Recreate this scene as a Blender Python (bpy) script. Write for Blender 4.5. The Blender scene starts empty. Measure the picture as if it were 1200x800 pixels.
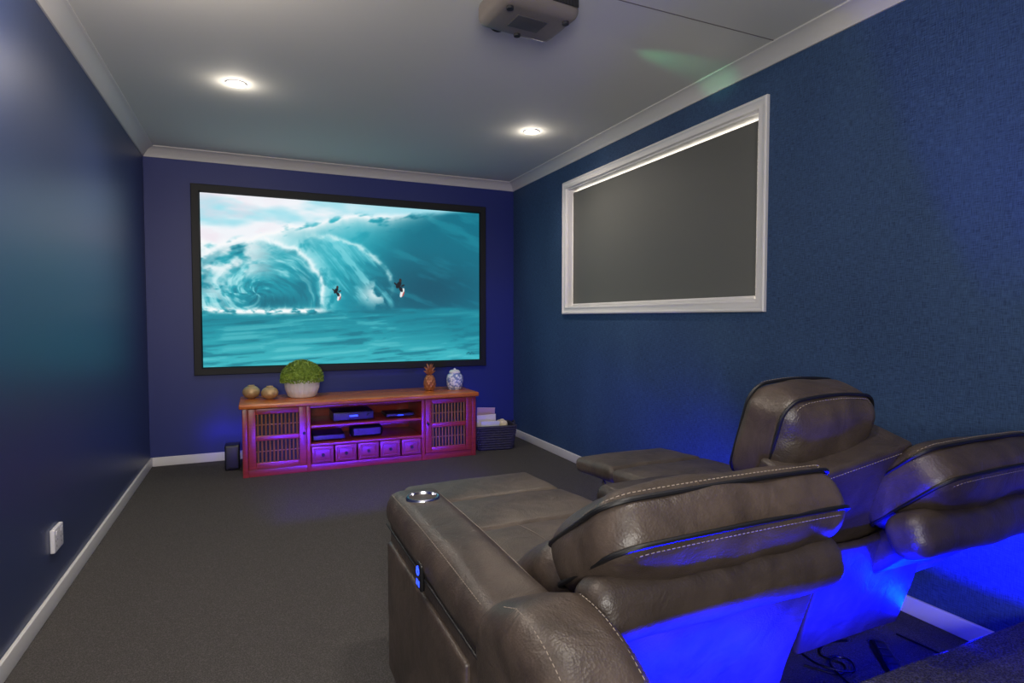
import bpy, bmesh, math, random
import numpy as np
from mathutils import Vector, Matrix, noise
random.seed(7)
SC = bpy.context.scene
COL = SC.collection
try:
    SC.view_settings.view_transform = 'Standard'
except Exception:
    pass

def lin(c):
    c = c / 255.0
    return c / 12.92 if c <= 0.04045 else ((c + 0.055) / 1.055) ** 2.4
def rgb(r, g, b):
    return (lin(r), lin(g), lin(b), 1.0)

# ------------------------------------------------------------------ materials
def mat(name, base, rough=0.5, metal=0.0, spec=0.5, var=None, vscale=8.0, vstretch=(1, 1, 1), vamt=0.5,
        bscale=None, bstr=0.2, bdist=0.002, bstretch=(1, 1, 1), emit=None, estr=0.0, kind='noise', detail=4.0, coat=0.0):
    m = bpy.data.materials.new(name)
    m.use_nodes = True
    nt = m.node_tree
    b = nt.nodes['Principled BSDF']
    b.inputs['Base Color'].default_value = base
    b.inputs['Roughness'].default_value = rough
    b.inputs['Metallic'].default_value = metal
    b.inputs['Specular IOR Level'].default_value = spec
    b.inputs['Coat Weight'].default_value = coat
    if emit:
        b.inputs['Emission Color'].default_value = emit
        b.inputs['Emission Strength'].default_value = estr
    tc = nt.nodes.new('ShaderNodeTexCoord')
    def tex(scale, stretch, k, det):
        mp = nt.nodes.new('ShaderNodeMapping')
        mp.inputs['Scale'].default_value = stretch
        nt.links.new(tc.outputs['Object'], mp.inputs['Vector'])
        if k == 'voronoi':
            t = nt.nodes.new('ShaderNodeTexVoronoi'); out = t.outputs['Distance']
        else:
            t = nt.nodes.new('ShaderNodeTexNoise'); out = t.outputs['Fac']
            t.inputs['Detail'].default_value = det
        t.inputs['Scale'].default_value = scale
        nt.links.new(mp.outputs['Vector'], t.inputs['Vector'])
        return out
    if var is not None:
        o = tex(vscale, vstretch, kind, detail)
        cr = nt.nodes.new('ShaderNodeValToRGB')
        cr.color_ramp.elements[0].position = 0.5 - vamt * 0.5
        cr.color_ramp.elements[1].position = 0.5 + vamt * 0.5
        cr.color_ramp.elements[0].color = base
        cr.color_ramp.elements[1].color = var
        nt.links.new(o, cr.inputs['Fac'])
        nt.links.new(cr.outputs['Color'], b.inputs['Base Color'])
    if bscale:
        o = tex(bscale, bstretch, 'voronoi' if kind == 'voronoi' else 'noise', 3.0)
        bp = nt.nodes.new('ShaderNodeBump')
        bp.inputs['Strength'].default_value = bstr
        bp.inputs['Distance'].default_value = bdist
        nt.links.new(o, bp.inputs['Height'])
        nt.links.new(bp.outputs['Normal'], b.inputs['Normal'])
    return m

def leather_mat(name, c0, c1, rough):
    m = bpy.data.materials.new(name); m.use_nodes = True
    nt = m.node_tree; b = nt.nodes['Principled BSDF']
    b.inputs['Specular IOR Level'].default_value = 0.55
    tc = nt.nodes.new('ShaderNodeTexCoord')
    def nz(scale, det, dist=0.0, rgh=.5):
        n = nt.nodes.new('ShaderNodeTexNoise'); n.inputs['Scale'].default_value = scale; n.inputs['Detail'].default_value = det
        n.inputs['Distortion'].default_value = dist; n.inputs['Roughness'].default_value = rgh
        nt.links.new(tc.outputs['Object'], n.inputs['Vector']); return n.outputs['Fac']
    big = nz(7, 9, .6, .65)
    cr = nt.nodes.new('ShaderNodeValToRGB'); cr.color_ramp.elements[0].position = .34; cr.color_ramp.elements[1].position = .68
    cr.color_ramp.elements[0].color = c0; cr.color_ramp.elements[1].color = c1
    nt.links.new(big, cr.inputs['Fac']); nt.links.new(cr.outputs['Color'], b.inputs['Base Color'])
    mr = nt.nodes.new('ShaderNodeMapRange'); mr.inputs['To Min'].default_value = rough - .07; mr.inputs['To Max'].default_value = rough + .09
    nt.links.new(nz(24, 6), mr.inputs['Value']); nt.links.new(mr.outputs['Result'], b.inputs['Roughness'])
    v = nt.nodes.new('ShaderNodeTexVoronoi'); v.inputs['Scale'].default_value = 230
    nt.links.new(tc.outputs['Object'], v.inputs['Vector'])
    b1 = nt.nodes.new('ShaderNodeBump'); b1.inputs['Strength'].default_value = .20; b1.inputs['Distance'].default_value = .002
    nt.links.new(v.outputs['Distance'], b1.inputs['Height'])
    b2 = nt.nodes.new('ShaderNodeBump'); b2.inputs['Strength'].default_value = .34; b2.inputs['Distance'].default_value = .012
    nt.links.new(nz(11, 6, 1.2, .55), b2.inputs['Height']); nt.links.new(b1.outputs['Normal'], b2.inputs['Normal'])
    nt.links.new(b2.outputs['Normal'], b.inputs['Normal'])
    return m

def weave_mat(name, c0, c1, rough):
    """woven wallpaper: two crossed stretched noises"""
    m = bpy.data.materials.new(name); m.use_nodes = True
    nt = m.node_tree; b = nt.nodes['Principled BSDF']
    b.inputs['Roughness'].default_value = rough
    b.inputs['Specular IOR Level'].default_value = .3
    tc = nt.nodes.new('ShaderNodeTexCoord')
    outs = []
    for st in ((1, 440, 32), (1, 32, 440), (1, 2.5, 1.2)):
        mp = nt.nodes.new('ShaderNodeMapping'); mp.inputs['Scale'].default_value = st
        nt.links.new(tc.outputs['Object'], mp.inputs['Vector'])
        n = nt.nodes.new('ShaderNodeTexNoise'); n.inputs['Scale'].default_value = 1.0; n.inputs['Detail'].default_value = 2
        nt.links.new(mp.outputs['Vector'], n.inputs['Vector']); outs.append(n.outputs['Fac'])
    a = nt.nodes.new('ShaderNodeMath'); a.operation = 'ADD'
    nt.links.new(outs[0], a.inputs[0]); nt.links.new(outs[1], a.inputs[1])
    s = nt.nodes.new('ShaderNodeMath'); s.operation = 'MULTIPLY_ADD'
    nt.links.new(outs[2], s.inputs[0]); s.inputs[1].default_value = 0.35; nt.links.new(a.outputs[0], s.inputs[2])
    cr = nt.nodes.new('ShaderNodeValToRGB')
    mr = nt.nodes.new('ShaderNodeMapRange'); mr.inputs['From Min'].default_value = 0.82; mr.inputs['From Max'].default_value = 1.53
    nt.links.new(s.outputs[0], mr.inputs['Value']); nt.links.new(mr.outputs['Result'], cr.inputs['Fac'])
    cr.color_ramp.elements[0].color = c0; cr.color_ramp.elements[1].color = c1
    nt.links.new(cr.outputs['Color'], b.inputs['Base Color'])
    bp = nt.nodes.new('ShaderNodeBump'); bp.inputs['Strength'].default_value = 0.25; bp.inputs['Distance'].default_value = 0.002
    nt.links.new(a.outputs[0], bp.inputs['Height']); nt.links.new(bp.outputs['Normal'], b.inputs['Normal'])
    return m

M = {}
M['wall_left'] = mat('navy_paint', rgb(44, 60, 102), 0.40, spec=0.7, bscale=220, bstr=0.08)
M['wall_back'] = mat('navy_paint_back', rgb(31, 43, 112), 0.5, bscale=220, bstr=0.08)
M['wall_right'] = weave_mat('navy_woven_wallpaper', rgb(28, 47, 80), rgb(66, 94, 132), 0.65)
M['ceiling'] = mat('white_ceiling', rgb(208, 207, 200), 0.8)
M['trim'] = mat('white_trim', rgb(222, 219, 217), 0.4)
M['cornice'] = mat('pale_grey_cornice', rgb(198, 195, 192), 0.5)
M['seam'] = mat('ceiling_seam', rgb(120, 114, 112), 0.8)
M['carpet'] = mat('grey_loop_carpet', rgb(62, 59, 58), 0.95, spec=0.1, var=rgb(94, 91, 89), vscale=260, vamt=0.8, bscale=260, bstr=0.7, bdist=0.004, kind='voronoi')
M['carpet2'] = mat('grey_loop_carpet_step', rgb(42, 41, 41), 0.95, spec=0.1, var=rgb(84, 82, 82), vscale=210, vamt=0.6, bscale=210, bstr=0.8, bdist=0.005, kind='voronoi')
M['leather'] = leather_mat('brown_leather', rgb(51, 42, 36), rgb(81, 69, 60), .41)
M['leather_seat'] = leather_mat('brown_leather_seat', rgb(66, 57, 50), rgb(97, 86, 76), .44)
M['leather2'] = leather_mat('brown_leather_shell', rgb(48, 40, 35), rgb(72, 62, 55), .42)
M['piping'] = mat('dark_piping', rgb(12, 12, 15), 0.5)
M['stitch'] = mat('pale_stitching', rgb(136, 124, 112), 0.8)
M['wood'] = mat('red_hardwood', rgb(118, 34, 27), 0.28, var=rgb(162, 60, 40), vscale=6, vstretch=(1, 4, 14), vamt=0.6)
M['wood_drawer'] = mat('red_hardwood_drawer', rgb(112, 36, 44), 0.28, var=rgb(150, 58, 62), vscale=6, vstretch=(1, 4, 14), vamt=0.6)
M['wood_top'] = mat('honey_hardwood', rgb(162, 78, 30), 0.25, var=rgb(208, 120, 54), vscale=5, vstretch=(1.5, 16, 4), vamt=0.6)
M['slat'] = mat('golden_slats', rgb(112, 68, 26), 0.4, var=rgb(156, 102, 44), vscale=12, vstretch=(8, 1, 1))
M['dark'] = mat('dark_inside', rgb(10, 8, 8), 0.7)
M['black'] = mat('black_plastic', rgb(16, 16, 18), 0.35)
M['blackm'] = mat('black_matte_frame', rgb(8, 8, 9), 0.6)
M['white_plastic'] = mat('white_plastic', rgb(225, 222, 226), 0.4)
M['proj_case'] = mat('projector_plastic', rgb(114, 107, 102), 0.35)  # white case darkened: shade on its underside put into the colour
M['grey_plastic'] = mat('grey_plastic', rgb(72, 70, 72), 0.5)
M['dgrey'] = mat('dark_grey_plastic', rgb(34, 34, 38), 0.45)
M['metal'] = mat('steel', rgb(150, 150, 158), 0.3, metal=1.0)
M['chrome'] = mat('chrome', rgb(205, 205, 212), 0.2, metal=1.0)
M['brass'] = mat('aged_brass', rgb(168, 138, 96), 0.42, metal=0.3, var=rgb(204, 176, 132), vscale=30)
M['copper'] = mat('copper_ornament', rgb(168, 104, 64), 0.42, metal=0.2)
M['leaf'] = mat('green_leaf', rgb(84, 116, 34), 0.5, var=rgb(152, 176, 62), vscale=40)
M['pot'] = mat('white_ceramic', rgb(226, 226, 226), 0.35)
M['china'] = mat('blue_white_china', rgb(226, 230, 240), 0.25, var=rgb(120, 138, 188), vscale=48, kind='voronoi', vamt=0.25)
M['wicker'] = mat('dark_wicker', rgb(30, 28, 42), 0.6, var=rgb(60, 56, 72), vscale=60)
M['paper'] = mat('paper_white', rgb(226, 216, 212), 0.7)
M['pink'] = mat('mauve_cover', rgb(176, 140, 170), 0.5)
M['cream'] = mat('cream_cloth', rgb(214, 200, 170), 0.9, bscale=90, bstr=0.4)
M['blind'] = mat('charcoal_blind', rgb(94, 94, 90), 0.6, bscale=300, bstr=0.1)
M['blue_emit'] = mat('blue_glow', rgb(20, 40, 255), 0.4, emit=rgb(40, 70, 255), estr=3.0)
M['lamp'] = mat('lamp_lens', rgb(255, 245, 230), 0.4, emit=(1, 0.93, 0.82, 1), estr=24.0)
M['day'] = mat('daylight_glass', rgb(255, 250, 240), 0.4, emit=(1, 0.93, 0.80, 1), estr=3.4)
M['projlens'] = mat('projector_lens', rgb(30, 34, 70), 0.05, emit=rgb(110, 120, 255), estr=0.6)

# ------------------------------------------------------------------ geometry helpers
WL = {}
def axis_coords(h, r, seg, inner):
    i = h - r
    c = [r * math.tan(math.pi / 4 * s / seg) for s in range(1, seg + 1)] if r > 0 else []
    mid = [-i + 2 * i * k / inner for k in range(inner + 1)] if i > 1e-6 else [0.0]
    return [-i - x for x in reversed(c)] + mid + [i + x for x in c]

def rbox(bm, h, r, Mx=None, puff=(0, 0, 0), seg=4, inner=6, nz=0.0, nscale=9.0, warp=None):
    r = min(r, min(h) * 0.999)
    ax = [axis_coords(h[k], r, seg, inner) for k in range(3)]
    n = [len(a) for a in ax]
    vs = {}
    def V(i, j, k):
        key = (i, j, k)
        if key in vs: return vs[key]
        p = Vector((ax[0][i], ax[1][j], ax[2][k]))
        c = Vector([max(-(h[q] - r), min(h[q] - r, p[q])) for q in range(3)])
        d = p - c
        if d.length > 1e-9 and r > 0: p = c + d.normalized() * r
        t = [p[q] / h[q] for q in range(3)]
        g = [max(0, 1 - t[q] ** 2) for q in range(3)]
        p = Vector((p.x + puff[0] * t[0] * g[1] * g[2], p.y + puff[1] * t[1] * g[0] * g[2], p.z + puff[2] * t[2] * g[0] * g[1]))
        if warp is not None: p = warp(p)
        if Mx is not None: p = Mx @ p
        if nz: p += Vector((noise.noise(p * nscale), noise.noise(p * nscale + Vector((7, 1, 3))), noise.noise(p * nscale + Vector((2, 9, 5))))) * nz
        vs[key] = bm.verts.new(p)
        return vs[key]
    for f in range(3):
        a, b = [q for q in range(3) if q != f]
        for e in (0, n[f] - 1):
            for i in range(n[a] - 1):
                for j in range(n[b] - 1):
                    q = []
                    for (di, dj) in ((0, 0), (1, 0), (1, 1), (0, 1)):
                        idx = [0, 0, 0]; idx[f] = e; idx[a] = i + di; idx[b] = j + dj
                        q.append(V(*idx))
                    try: bm.faces.new(q)
                    except ValueError: pass

def bx(bm, lo, hi, r=0.003, Mx=None):
    c = [(lo[k] + hi[k]) / 2 for k in range(3)]
    h = [abs(hi[k] - lo[k]) / 2 for k in range(3)]
    T = Matrix.Translation(c)
    if Mx is not None: T = Mx @ T
    rbox(bm, h, r, T, seg=2 if r > 0 else 1, inner=1)

def tube(bm, pts, r, seg=8, closed=False):
    pts = [Vector(p) for p in pts]
    n = len(pts); rings = []
    up = None
    for i in range(n):
        if closed: t = pts[(i + 1) % n] - pts[i - 1]
        else: t = pts[min(i + 1, n - 1)] - pts[max(i - 1, 0)]
        t.normalize()
        if up is None:
            up = Vector((0, 0, 1)) if abs(t.z) < 0.9 else Vector((1, 0, 0))
        up = (up - t * up.dot(t)).normalized()
        sd = t.cross(up)
        rr = r[i] if isinstance(r, (list, tuple)) else r
        rings.append([bm.verts.new(pts[i] + (up * math.cos(2 * math.pi * k / seg) + sd * math.sin(2 * math.pi * k / seg)) * rr) for k in range(seg)])
    for i in range(n if closed else n - 1):
        A, B = rings[i], rings[(i + 1) % n]
        for k in range(seg):
            bm.faces.new((A[k], A[(k + 1) % seg], B[(k + 1) % seg], B[k]))
    if not closed:
        bm.faces.new(rings[0]); bm.faces.new(rings[-1])

def lathe(bm, prof, c=(0, 0, 0), seg=32, rfun=None, Mx=None, cap=True):
    rings = []
    for (r, z) in prof:
        ring = []
        for k in range(seg):
            a = 2 * math.pi * k / seg
            rr = r * (rfun(a, z) if rfun else 1)
            p = Vector((rr * math.cos(a), rr * math.sin(a), z))
            if Mx is not None: p = Mx @ p
            ring.append(bm.verts.new(p + Vector(c)))
        rings.append(ring)
    for A, B in zip(rings[:-1], rings[1:]):
        for k in range(seg):
            bm.faces.new((A[k], A[(k + 1) % seg], B[(k + 1) % seg], B[k]))
    if cap:
        bm.faces.new(rings[0]); bm.faces.new(rings[-1])

def stitches(bm, pts, spacing=0.010, ln=0.006, r=0.0009):
    pts = [Vector(p) for p in pts]
    acc = 0.0; nxt = 0.0
    for a, b in zip(pts[:-1], pts[1:]):
        L = (b - a).length
        if L < 1e-6: continue
        d = (b - a) / L
        while nxt < acc + L:
            s = nxt - acc
            p = a + d * s
            tube(bm, [p, p + d * ln], r, 4)
            nxt += spacing
        acc += L

def frame_sweep(bm, a0, a1, b0, b1, prof, mp):
    """closed profile [(inset, out)] swept round a rectangle; mp(a,b,out)->xyz"""
    rings = []
    for (sa, sb) in ((0, 0), (1, 0), (1, 1), (0, 1)):
        rings.append([bm.verts.new(mp((a1 - i) if sa else (a0 + i), (b1 - i) if sb else (b0 + i), o)) for (i, o) in prof])
    n = len(prof)
    for q in range(4):
        A, B = rings[q], rings[(q + 1) % 4]
        for k in range(n):
            bm.faces.new((A[k], A[(k + 1) % n], B[(k + 1) % n], B[k]))

def rrect(hx, hy, r, n=6):
    pts = []
    for (cx, cy, a0) in ((hx - r, hy - r, 0), (-hx + r, hy - r, 90), (-hx + r, -hy + r, 180), (hx - r, -hy + r, 270)):
        for k in range(n + 1):
            a = math.radians(a0 + 90 * k / n)
            pts.append((cx + r * math.cos(a), cy + r * math.sin(a)))
    out = []
    for i, p in enumerate(pts):
        q = pts[(i + 1) % len(pts)]
        d = math.hypot(q[0] - p[0], q[1] - p[1])
        m = max(1, int(d / 0.03))
        for k in range(m):
            out.append((p[0] + (q[0] - p[0]) * k / m, p[1] + (q[1] - p[1]) * k / m))
    return out

def mk(name, bm, material, parent=None, smooth=True):
    bmesh.ops.recalc_face_normals(bm, faces=bm.faces)
    co = [v.co for v in bm.verts]
    lo = Vector([min(c[k] for c in co) for k in range(3)])
    hi = Vector([max(c[k] for c in co) for k in range(3)])
    c = (lo + hi) / 2
    if parent is None: c.z = lo.z
    for v in bm.verts: v.co -= c
    if smooth:
        for f in bm.faces: f.smooth = True
        for e in bm.edges:
            if len(e.link_faces) == 2 and e.calc_face_angle(0) > 0.75: e.smooth = False
    me = bpy.data.meshes.new(name); bm.to_mesh(me); bm.free()
    o = bpy.data.objects.new(name, me); COL.objects.link(o)
    me.materials.append(material)
    WL[o] = c.copy()
    if parent is not None:
        o.parent = parent; o.location = c - WL[parent]
    else: o.location = c
    return o

def thing(name, label, cat, at, group=None):
    o = bpy.data.objects.new(name, None); COL.objects.link(o)
    o.empty_display_size = 0.1
    o.location = at; WL[o] = Vector(at)
    o['label'] = label; o['category'] = cat
    if group: o['group'] = group
    return o
def tag(o, label, cat, group=None):
    o['label'] = label; o['category'] = cat
    if group: o['group'] = group
    return o
def struct(name, bm, m, smooth=True):
    o = mk(name, bm, m, None, smooth); o['kind'] = 'structure'; return o
def NB(): return bmesh.new()

# ------------------------------------------------------------------ room
XL, XR, YB, YR, H = -0.735, 2.26, 5.09, -1.6, 2.385
b = NB(); bx(b, (XL - .12, YR - .12, -.1), (XR + .12, YB + .12, 0), 0); struct('floor', b, M['carpet'], False)
b = NB(); bx(b, (XL - .12, YR - .12, H), (XR + .12, YB + .12, H + .1), 0); struct('ceiling', b, M['ceiling'], False)
b = NB(); bx(b, (XL - .12, YR, 0), (XL, YB, H), 0); struct('wall_left', b, M['wall_left'], False)
b = NB(); bx(b, (XL - .12, YB, 0), (XR + .12, YB + .12, H), 0); struct('wall_back', b, M['wall_back'], False)
b = NB(); bx(b, (XL - .12, YR - .12, 0), (XR + .12, YR, H), 0); struct('wall_rear', b, M['wall_left'], False)
# right wall with a window opening
WT = 2.182; FW = .054
WY0, WY1, WZ0, WZ1 = 2.085 + FW - .002, 4.10 - FW + .002, 1.15 + FW - .002, WT - FW + .002
b = NB()
bx(b, (XR, YR, 0), (XR + .12, WY0, H), 0); bx(b, (XR, WY1, 0), (XR + .12, YB, H), 0)
bx(b, (XR, WY0, 0), (XR + .12, WY1, WZ0), 0); bx(b, (XR, WY0, WZ1), (XR + .12, WY1, H), 0)
struct('wall_right', b, M['wall_right'], False)
# riser behind the sofa
RY, RH = 0.97, 0.20
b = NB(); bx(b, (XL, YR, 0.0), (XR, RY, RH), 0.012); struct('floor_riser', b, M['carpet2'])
# cornice
cp = [(0, .072), (.008, .072), (.010, .064), (.020, .046), (.038, .026), (.058, .013), (.068, .010), (.075, .007), (.075, 0), (0, 0)]
def cornice(name, f):
    b = NB()
    A = [b.verts.new(f(d, h, 0)) for d, h in cp]; B = [b.verts.new(f(d, h, 1)) for d, h in cp]
    n = len(cp)
    for k in range(n): b.faces.new((A[k], A[(k + 1) % n], B[(k + 1) % n], B[k]))
    b.faces.new(A); b.faces.new(B)
    struct(name, b, M['cornice'])
cornice('trim_1', lambda d, h, e: (XL + d, YR if not e else YB - d, H - h))
cornice('trim_2', lambda d, h, e: (XL + d if not e else XR - d, YB - d, H - h))
cornice('trim_3', lambda d, h, e: (XR - d, YR if not e else YB - d, H - h))
b = NB(); bx(b, (1.05, 1.999, H - .0015), (XR - .075, 2.004, H), 0); struct('trim_4', b, M['seam'], False)
# baseboards
BH, BT = .068, .014
b = NB(); bx(b, (XL, RY, 0), (XL + BT, YB, BH), .004); struct('baseboard_left', b, M['trim'])
b = NB(); bx(b, (XL + BT, YB - BT, 0), (XR - BT, YB, BH), .004); struct('baseboard_back', b, M['trim'])
b = NB(); bx(b, (XR - BT, RY, 0), (XR, YB, BH), .004); struct('baseboard_right', b, M['trim'])

# window: moulded frame with lining, pane behind
b = NB()
arch = [(0, 0), (0, .016), (.005, .021), (.013, .021), (.018, .016), (FW - .014, .014), (FW - .009, .017), (FW - .003, .017), (FW, .013), (FW, 0)]
frame_sweep(b, 2.085, 4.10, 1.15, WT, arch, lambda a, z, o: (XR - o, a, z))
lin_p = [(0, 0), (0, -.11), (.012, -.11), (.012, 0)]
frame_sweep(b, WY0 + .0005, WY1 - .0005, WZ0 + .0005, WZ1 - .0005, lin_p, lambda a, z, o: (XR - o, a, z))
win = struct('window_1', b, M['trim'])
b = NB(); bx(b, (XR + .095, WY0 + .012, WZ0 + .012), (XR + .105, WY1 - .012, WZ1 - .012), 0); mk('window_pane', b, M['day'], win)
bl = thing('roller_blind', 'charcoal grey roller blind drawn down over the white-framed window, light leaking round its edges', 'blind', (XR + .05, 3.09, WZ0))
b = NB(); bx(b, (XR + .044, WY0 + .060, WZ0 + .026), (XR + .047, WY1 - .016, WZ1 - .036), 0); mk('fabric', b, M['blind'], bl)
b = NB(); tube(b, [(XR + .062, WY0 + .015, WZ1 - .042), (XR + .062, WY1 - .015, WZ1 - .042)], .018, 14); mk('roller_tube', b, M['blind'], bl)
b = NB(); bx(b, (XR + .038, WY0 + .060, WZ0 + .014), (XR + .052, WY1 - .016, WZ0 + .030), .004); mk('bottom_rail', b, M['trim'], bl)

# ------------------------------------------------------------------ projection screen
SX0, SX1, SZ0, SZ1 = -0.428, 1.966, 0.678, 2.140
scr = thing('projection_screen', 'large black-framed projection screen on the far wall showing surfers on a turquoise wave', 'screen', ((SX0 + SX1) / 2, YB, SZ0))
fw = .062
b = NB()
frame_sweep(b, SX0, SX1, SZ0, SZ1, [(0, .002), (0, .034), (.004, .038), (fw - .010, .038), (fw, .026), (fw, .002)], lambda a, z, o: (a, YB - o, z))
mk('screen_frame', b, M['blackm'], scr)
# the picture: a fine flat grid with a painted colour attribute
def hashn(ix, iy, seed):
    h = np.sin(ix * 127.1 + iy * 311.7 + seed * 74.7) * 43758.5453
    return h - np.floor(h)
def vnoise(x, y, seed=0):
    ix = np.floor(x); iy = np.floor(y); fx = x - ix; fy = y - iy
    fx = fx * fx * (3 - 2 * fx); fy = fy * fy * (3 - 2 * fy)
    a = hashn(ix, iy, seed); b_ = hashn(ix + 1, iy, seed); c = hashn(ix, iy + 1, seed); d = hashn(ix + 1, iy + 1, seed)
    return (a * (1 - fx) + b_ * fx) * (1 - fy) + (c * (1 - fx) + d * fx) * fy
def fbm(x, y, seed=0, o=4):
    s = 0; amp = .5; tot = 0
    for k in range(o):
        s = s + amp * vnoise(x * 2 ** k, y * 2 ** k, seed + k); tot += amp; amp *= .5
    return s / tot
def sstep(a, b_, x):
    t = np.clip((x - a) / (b_ - a), 0, 1); return t * t * (3 - 2 * t)
NX, NY = 560, 330
U, Vv = np.meshgrid(np.linspace(0, 1, NX), np.linspace(0, 1, NY))
def mix(c, col, m):
    m = np.clip(m, 0, 1)
    return c * (1 - m[..., None]) + np.array(col, float) * m[..., None]
u, v = U, Vv
vt = np.interp(u, [0, .07, .168, .28, .4, .52, .68, .84, 1], [.27, .26, .24, .18, .125, .080, .05, .02, -.02])
vt = vt + (fbm(u * 14, v * 4 + 3, 5) - .5) * .08 * (1 - sstep(.5, .8, u))
sky = np.zeros(u.shape + (3,)) + np.array([166, 224, 236.])
sky = mix(sky, (240, 243, 248), sstep(.30, .60, fbm(u * 5, v * 9, 11)) * (1 - sstep(.35, .75, u)))
sky = mix(sky, (238, 218, 230), sstep(.40, .65, fbm(u * 8 + 3, v * 12, 12)) * (1 - sstep(.14, .30, u)) * .45)
face = np.zeros(u.shape + (3,)) + np.array([18, 154, 172.])
face = mix(face, (60, 186, 202), sstep(.55, .2, v) * sstep(.25, .45, u) * (1 - sstep(.5, .8, u)) * .6)
face = mix(face, (8, 110, 132), sstep(.50, .80, u + v * .2) * .9)
face = mix(face, (4, 82, 104), np.exp(-((u - .80) / .20) ** 2 - ((v - .52) / .17) ** 2) * .8)
face = mix(face, (56, 172, 188), sstep(.5, .8, fbm(u * 5 + v * 5, v * 16 - u * 10, 21)) * .30)
wp = (fbm(u * 6, v * 5, 29) - .5)
dx = (u - .17) * 1.70; dy = (v - .57)
r = np.hypot(dx, dy * 1.18) + wp * .05; th = np.arctan2(dy, dx)
# barrel: water drawn up and round the eye, turquoise streaks
inb = 1 - sstep(.37, .43, r)
face = mix(face, (22, 154, 172), inb * .8)
stv = fbm(r * 30 - th * 2.2 + wp * 2, th * 1.4 + r * 5, 31, 5)
face = mix(face, (170, 232, 238), inb * sstep(.50, .76, stv) * .8)
face = mix(face, (8, 114, 136), inb * sstep(.50, .28, stv) * .65)
face = mix(face, (6, 100, 122), np.exp(-((u - .23) / .10) ** 2 - ((v - .615) / .045) ** 2) * .75)
face = mix(face, (10, 112, 134), np.exp(-((u - .335) / .045) ** 2 - ((v - .52) / .13) ** 2) * .5)
face = mix(face, (226, 244, 248), np.exp(-(((u - .045) / .06) ** 2 + ((v - .55) / .10) ** 2)) * sstep(.3, .6, fbm(u * 26, v * 26, 33)) * .7)
# throwing lip of the barrel, feathered on its outside
tt = sstep(-2.7, -2.0, th) * (1 - sstep(.05, .40, th))
jag = (fbm(th * 7, r * 6, 35) - .5) * .05
lipn = sstep(.22, .55, fbm(u * 40, v * 18, 36))
face = mix(face, (160, 226, 234), np.exp(-((r - .412 + jag) / .055) ** 2) * tt * .75 * lipn)
face = mix(face, (236, 249, 251), np.exp(-((r - .384 + jag) / .018) ** 2) * tt * (.35 + .55 * lipn))
# outer curtain falling behind the surfers
dx2 = (u - .37) * 1.70; dy2 = (v - .56); r2 = np.hypot(dx2, dy2 * 1.35) + wp * .05; t2 = np.arctan2(dy2, dx2)
sv = fbm(u * 34 - v * 16, v * 5 - u * 5 + wp * 3, 41, 5)
band = sstep(.38, .43, r) * (1 - sstep(.46, .50, r2)) * sstep(-2.2, -1.5, t2) * (1 - sstep(.05, .30, t2))
face = mix(face, (136, 218, 228), band * sstep(.42, .74, sv) * .7)
jag2 = (fbm(t2 * 8, r2 * 7, 43) - .5) * .05
face = mix(face, (222, 246, 248), np.exp(-((r2 - .465 + jag2) / .018) ** 2) * sstep(-2.0, -1.2, t2) * (1 - sstep(-.35, .1, t2)) * (.2 + .5 * sstep(.25, .6, fbm(u * 36, v * 24, 44))))
face = mix(face, (240, 250, 251), np.exp(-(((u - .585) / .055) ** 2 + ((v - .56) / .070) ** 2)) * sstep(.38, .62, fbm(u * 32, v * 20, 45)) * .9)
# spray along the crest
sp = np.exp(-np.clip(v - vt, 0, 1) / (.10 * (1 - u) + .010)) * sstep(.26, .55, fbm(u * 20 + v * 12, v * 20, 51)) * (1 - sstep(.60, .92, u))
face = mix(face, (247, 249, 251), sp * 1.2)
lw = (1 - sstep(.08, .30, u)) * sstep(.25, .31, v) * (1 - sstep(.42, .52, v)) * sstep(.34, .62, fbm(u * 18, v * 18, 53))
face = mix(face, (246, 249, 251), lw * .9)
# flat water
wl = .665 + .015 * np.sin(u * 5 + .5) + (fbm(u * 20, v * 3, 61) - .5) * .02
water = np.zeros(u.shape + (3,)) + np.array([16, 140, 158.])
water = mix(water, (84, 202, 210), sstep(.68, 1.0, v) * .65)
rp = fbm(u * 7 + wp * 2, v * 46 + u * 5, 63, 5)
water = mix(water, (6, 106, 126), sstep(.50, .72, rp) * .6)
water = mix(water, (140, 222, 226), sstep(.46, .26, rp) * .35)
water = mix(water, (12, 126, 144), sstep(.55, .9, u) * (1 - sstep(.80, .95, v)) * .5)
m_ = sstep(-.012, .012, v - wl)
img = face * (1 - m_[..., None]) + water * m_[..., None]
fo = np.exp(-((v - wl + .008) / .018) ** 2) * (1 - sstep(.33, .47, u)) * sstep(.28, .54, fbm(u * 34, v * 40, 65))
img = mix(img, (246, 250, 250), fo * 1.1)
ms = sstep(-.022, .022, vt - v)
img = img * (1 - ms[..., None]) + sky * ms[..., None]
def blob(img, cx, cy, rx, ry, col, rot=0.0):
    x = (u - cx) * 1.7; y = v - cy
    xr = x * math.cos(rot) + y * math.sin(rot); yr = -x * math.sin(rot) + y * math.cos(rot)
    d = (xr / rx) ** 2 + (yr / ry) ** 2
    return mix(img, col, 1 - sstep(.75, 1.15, d))
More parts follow.
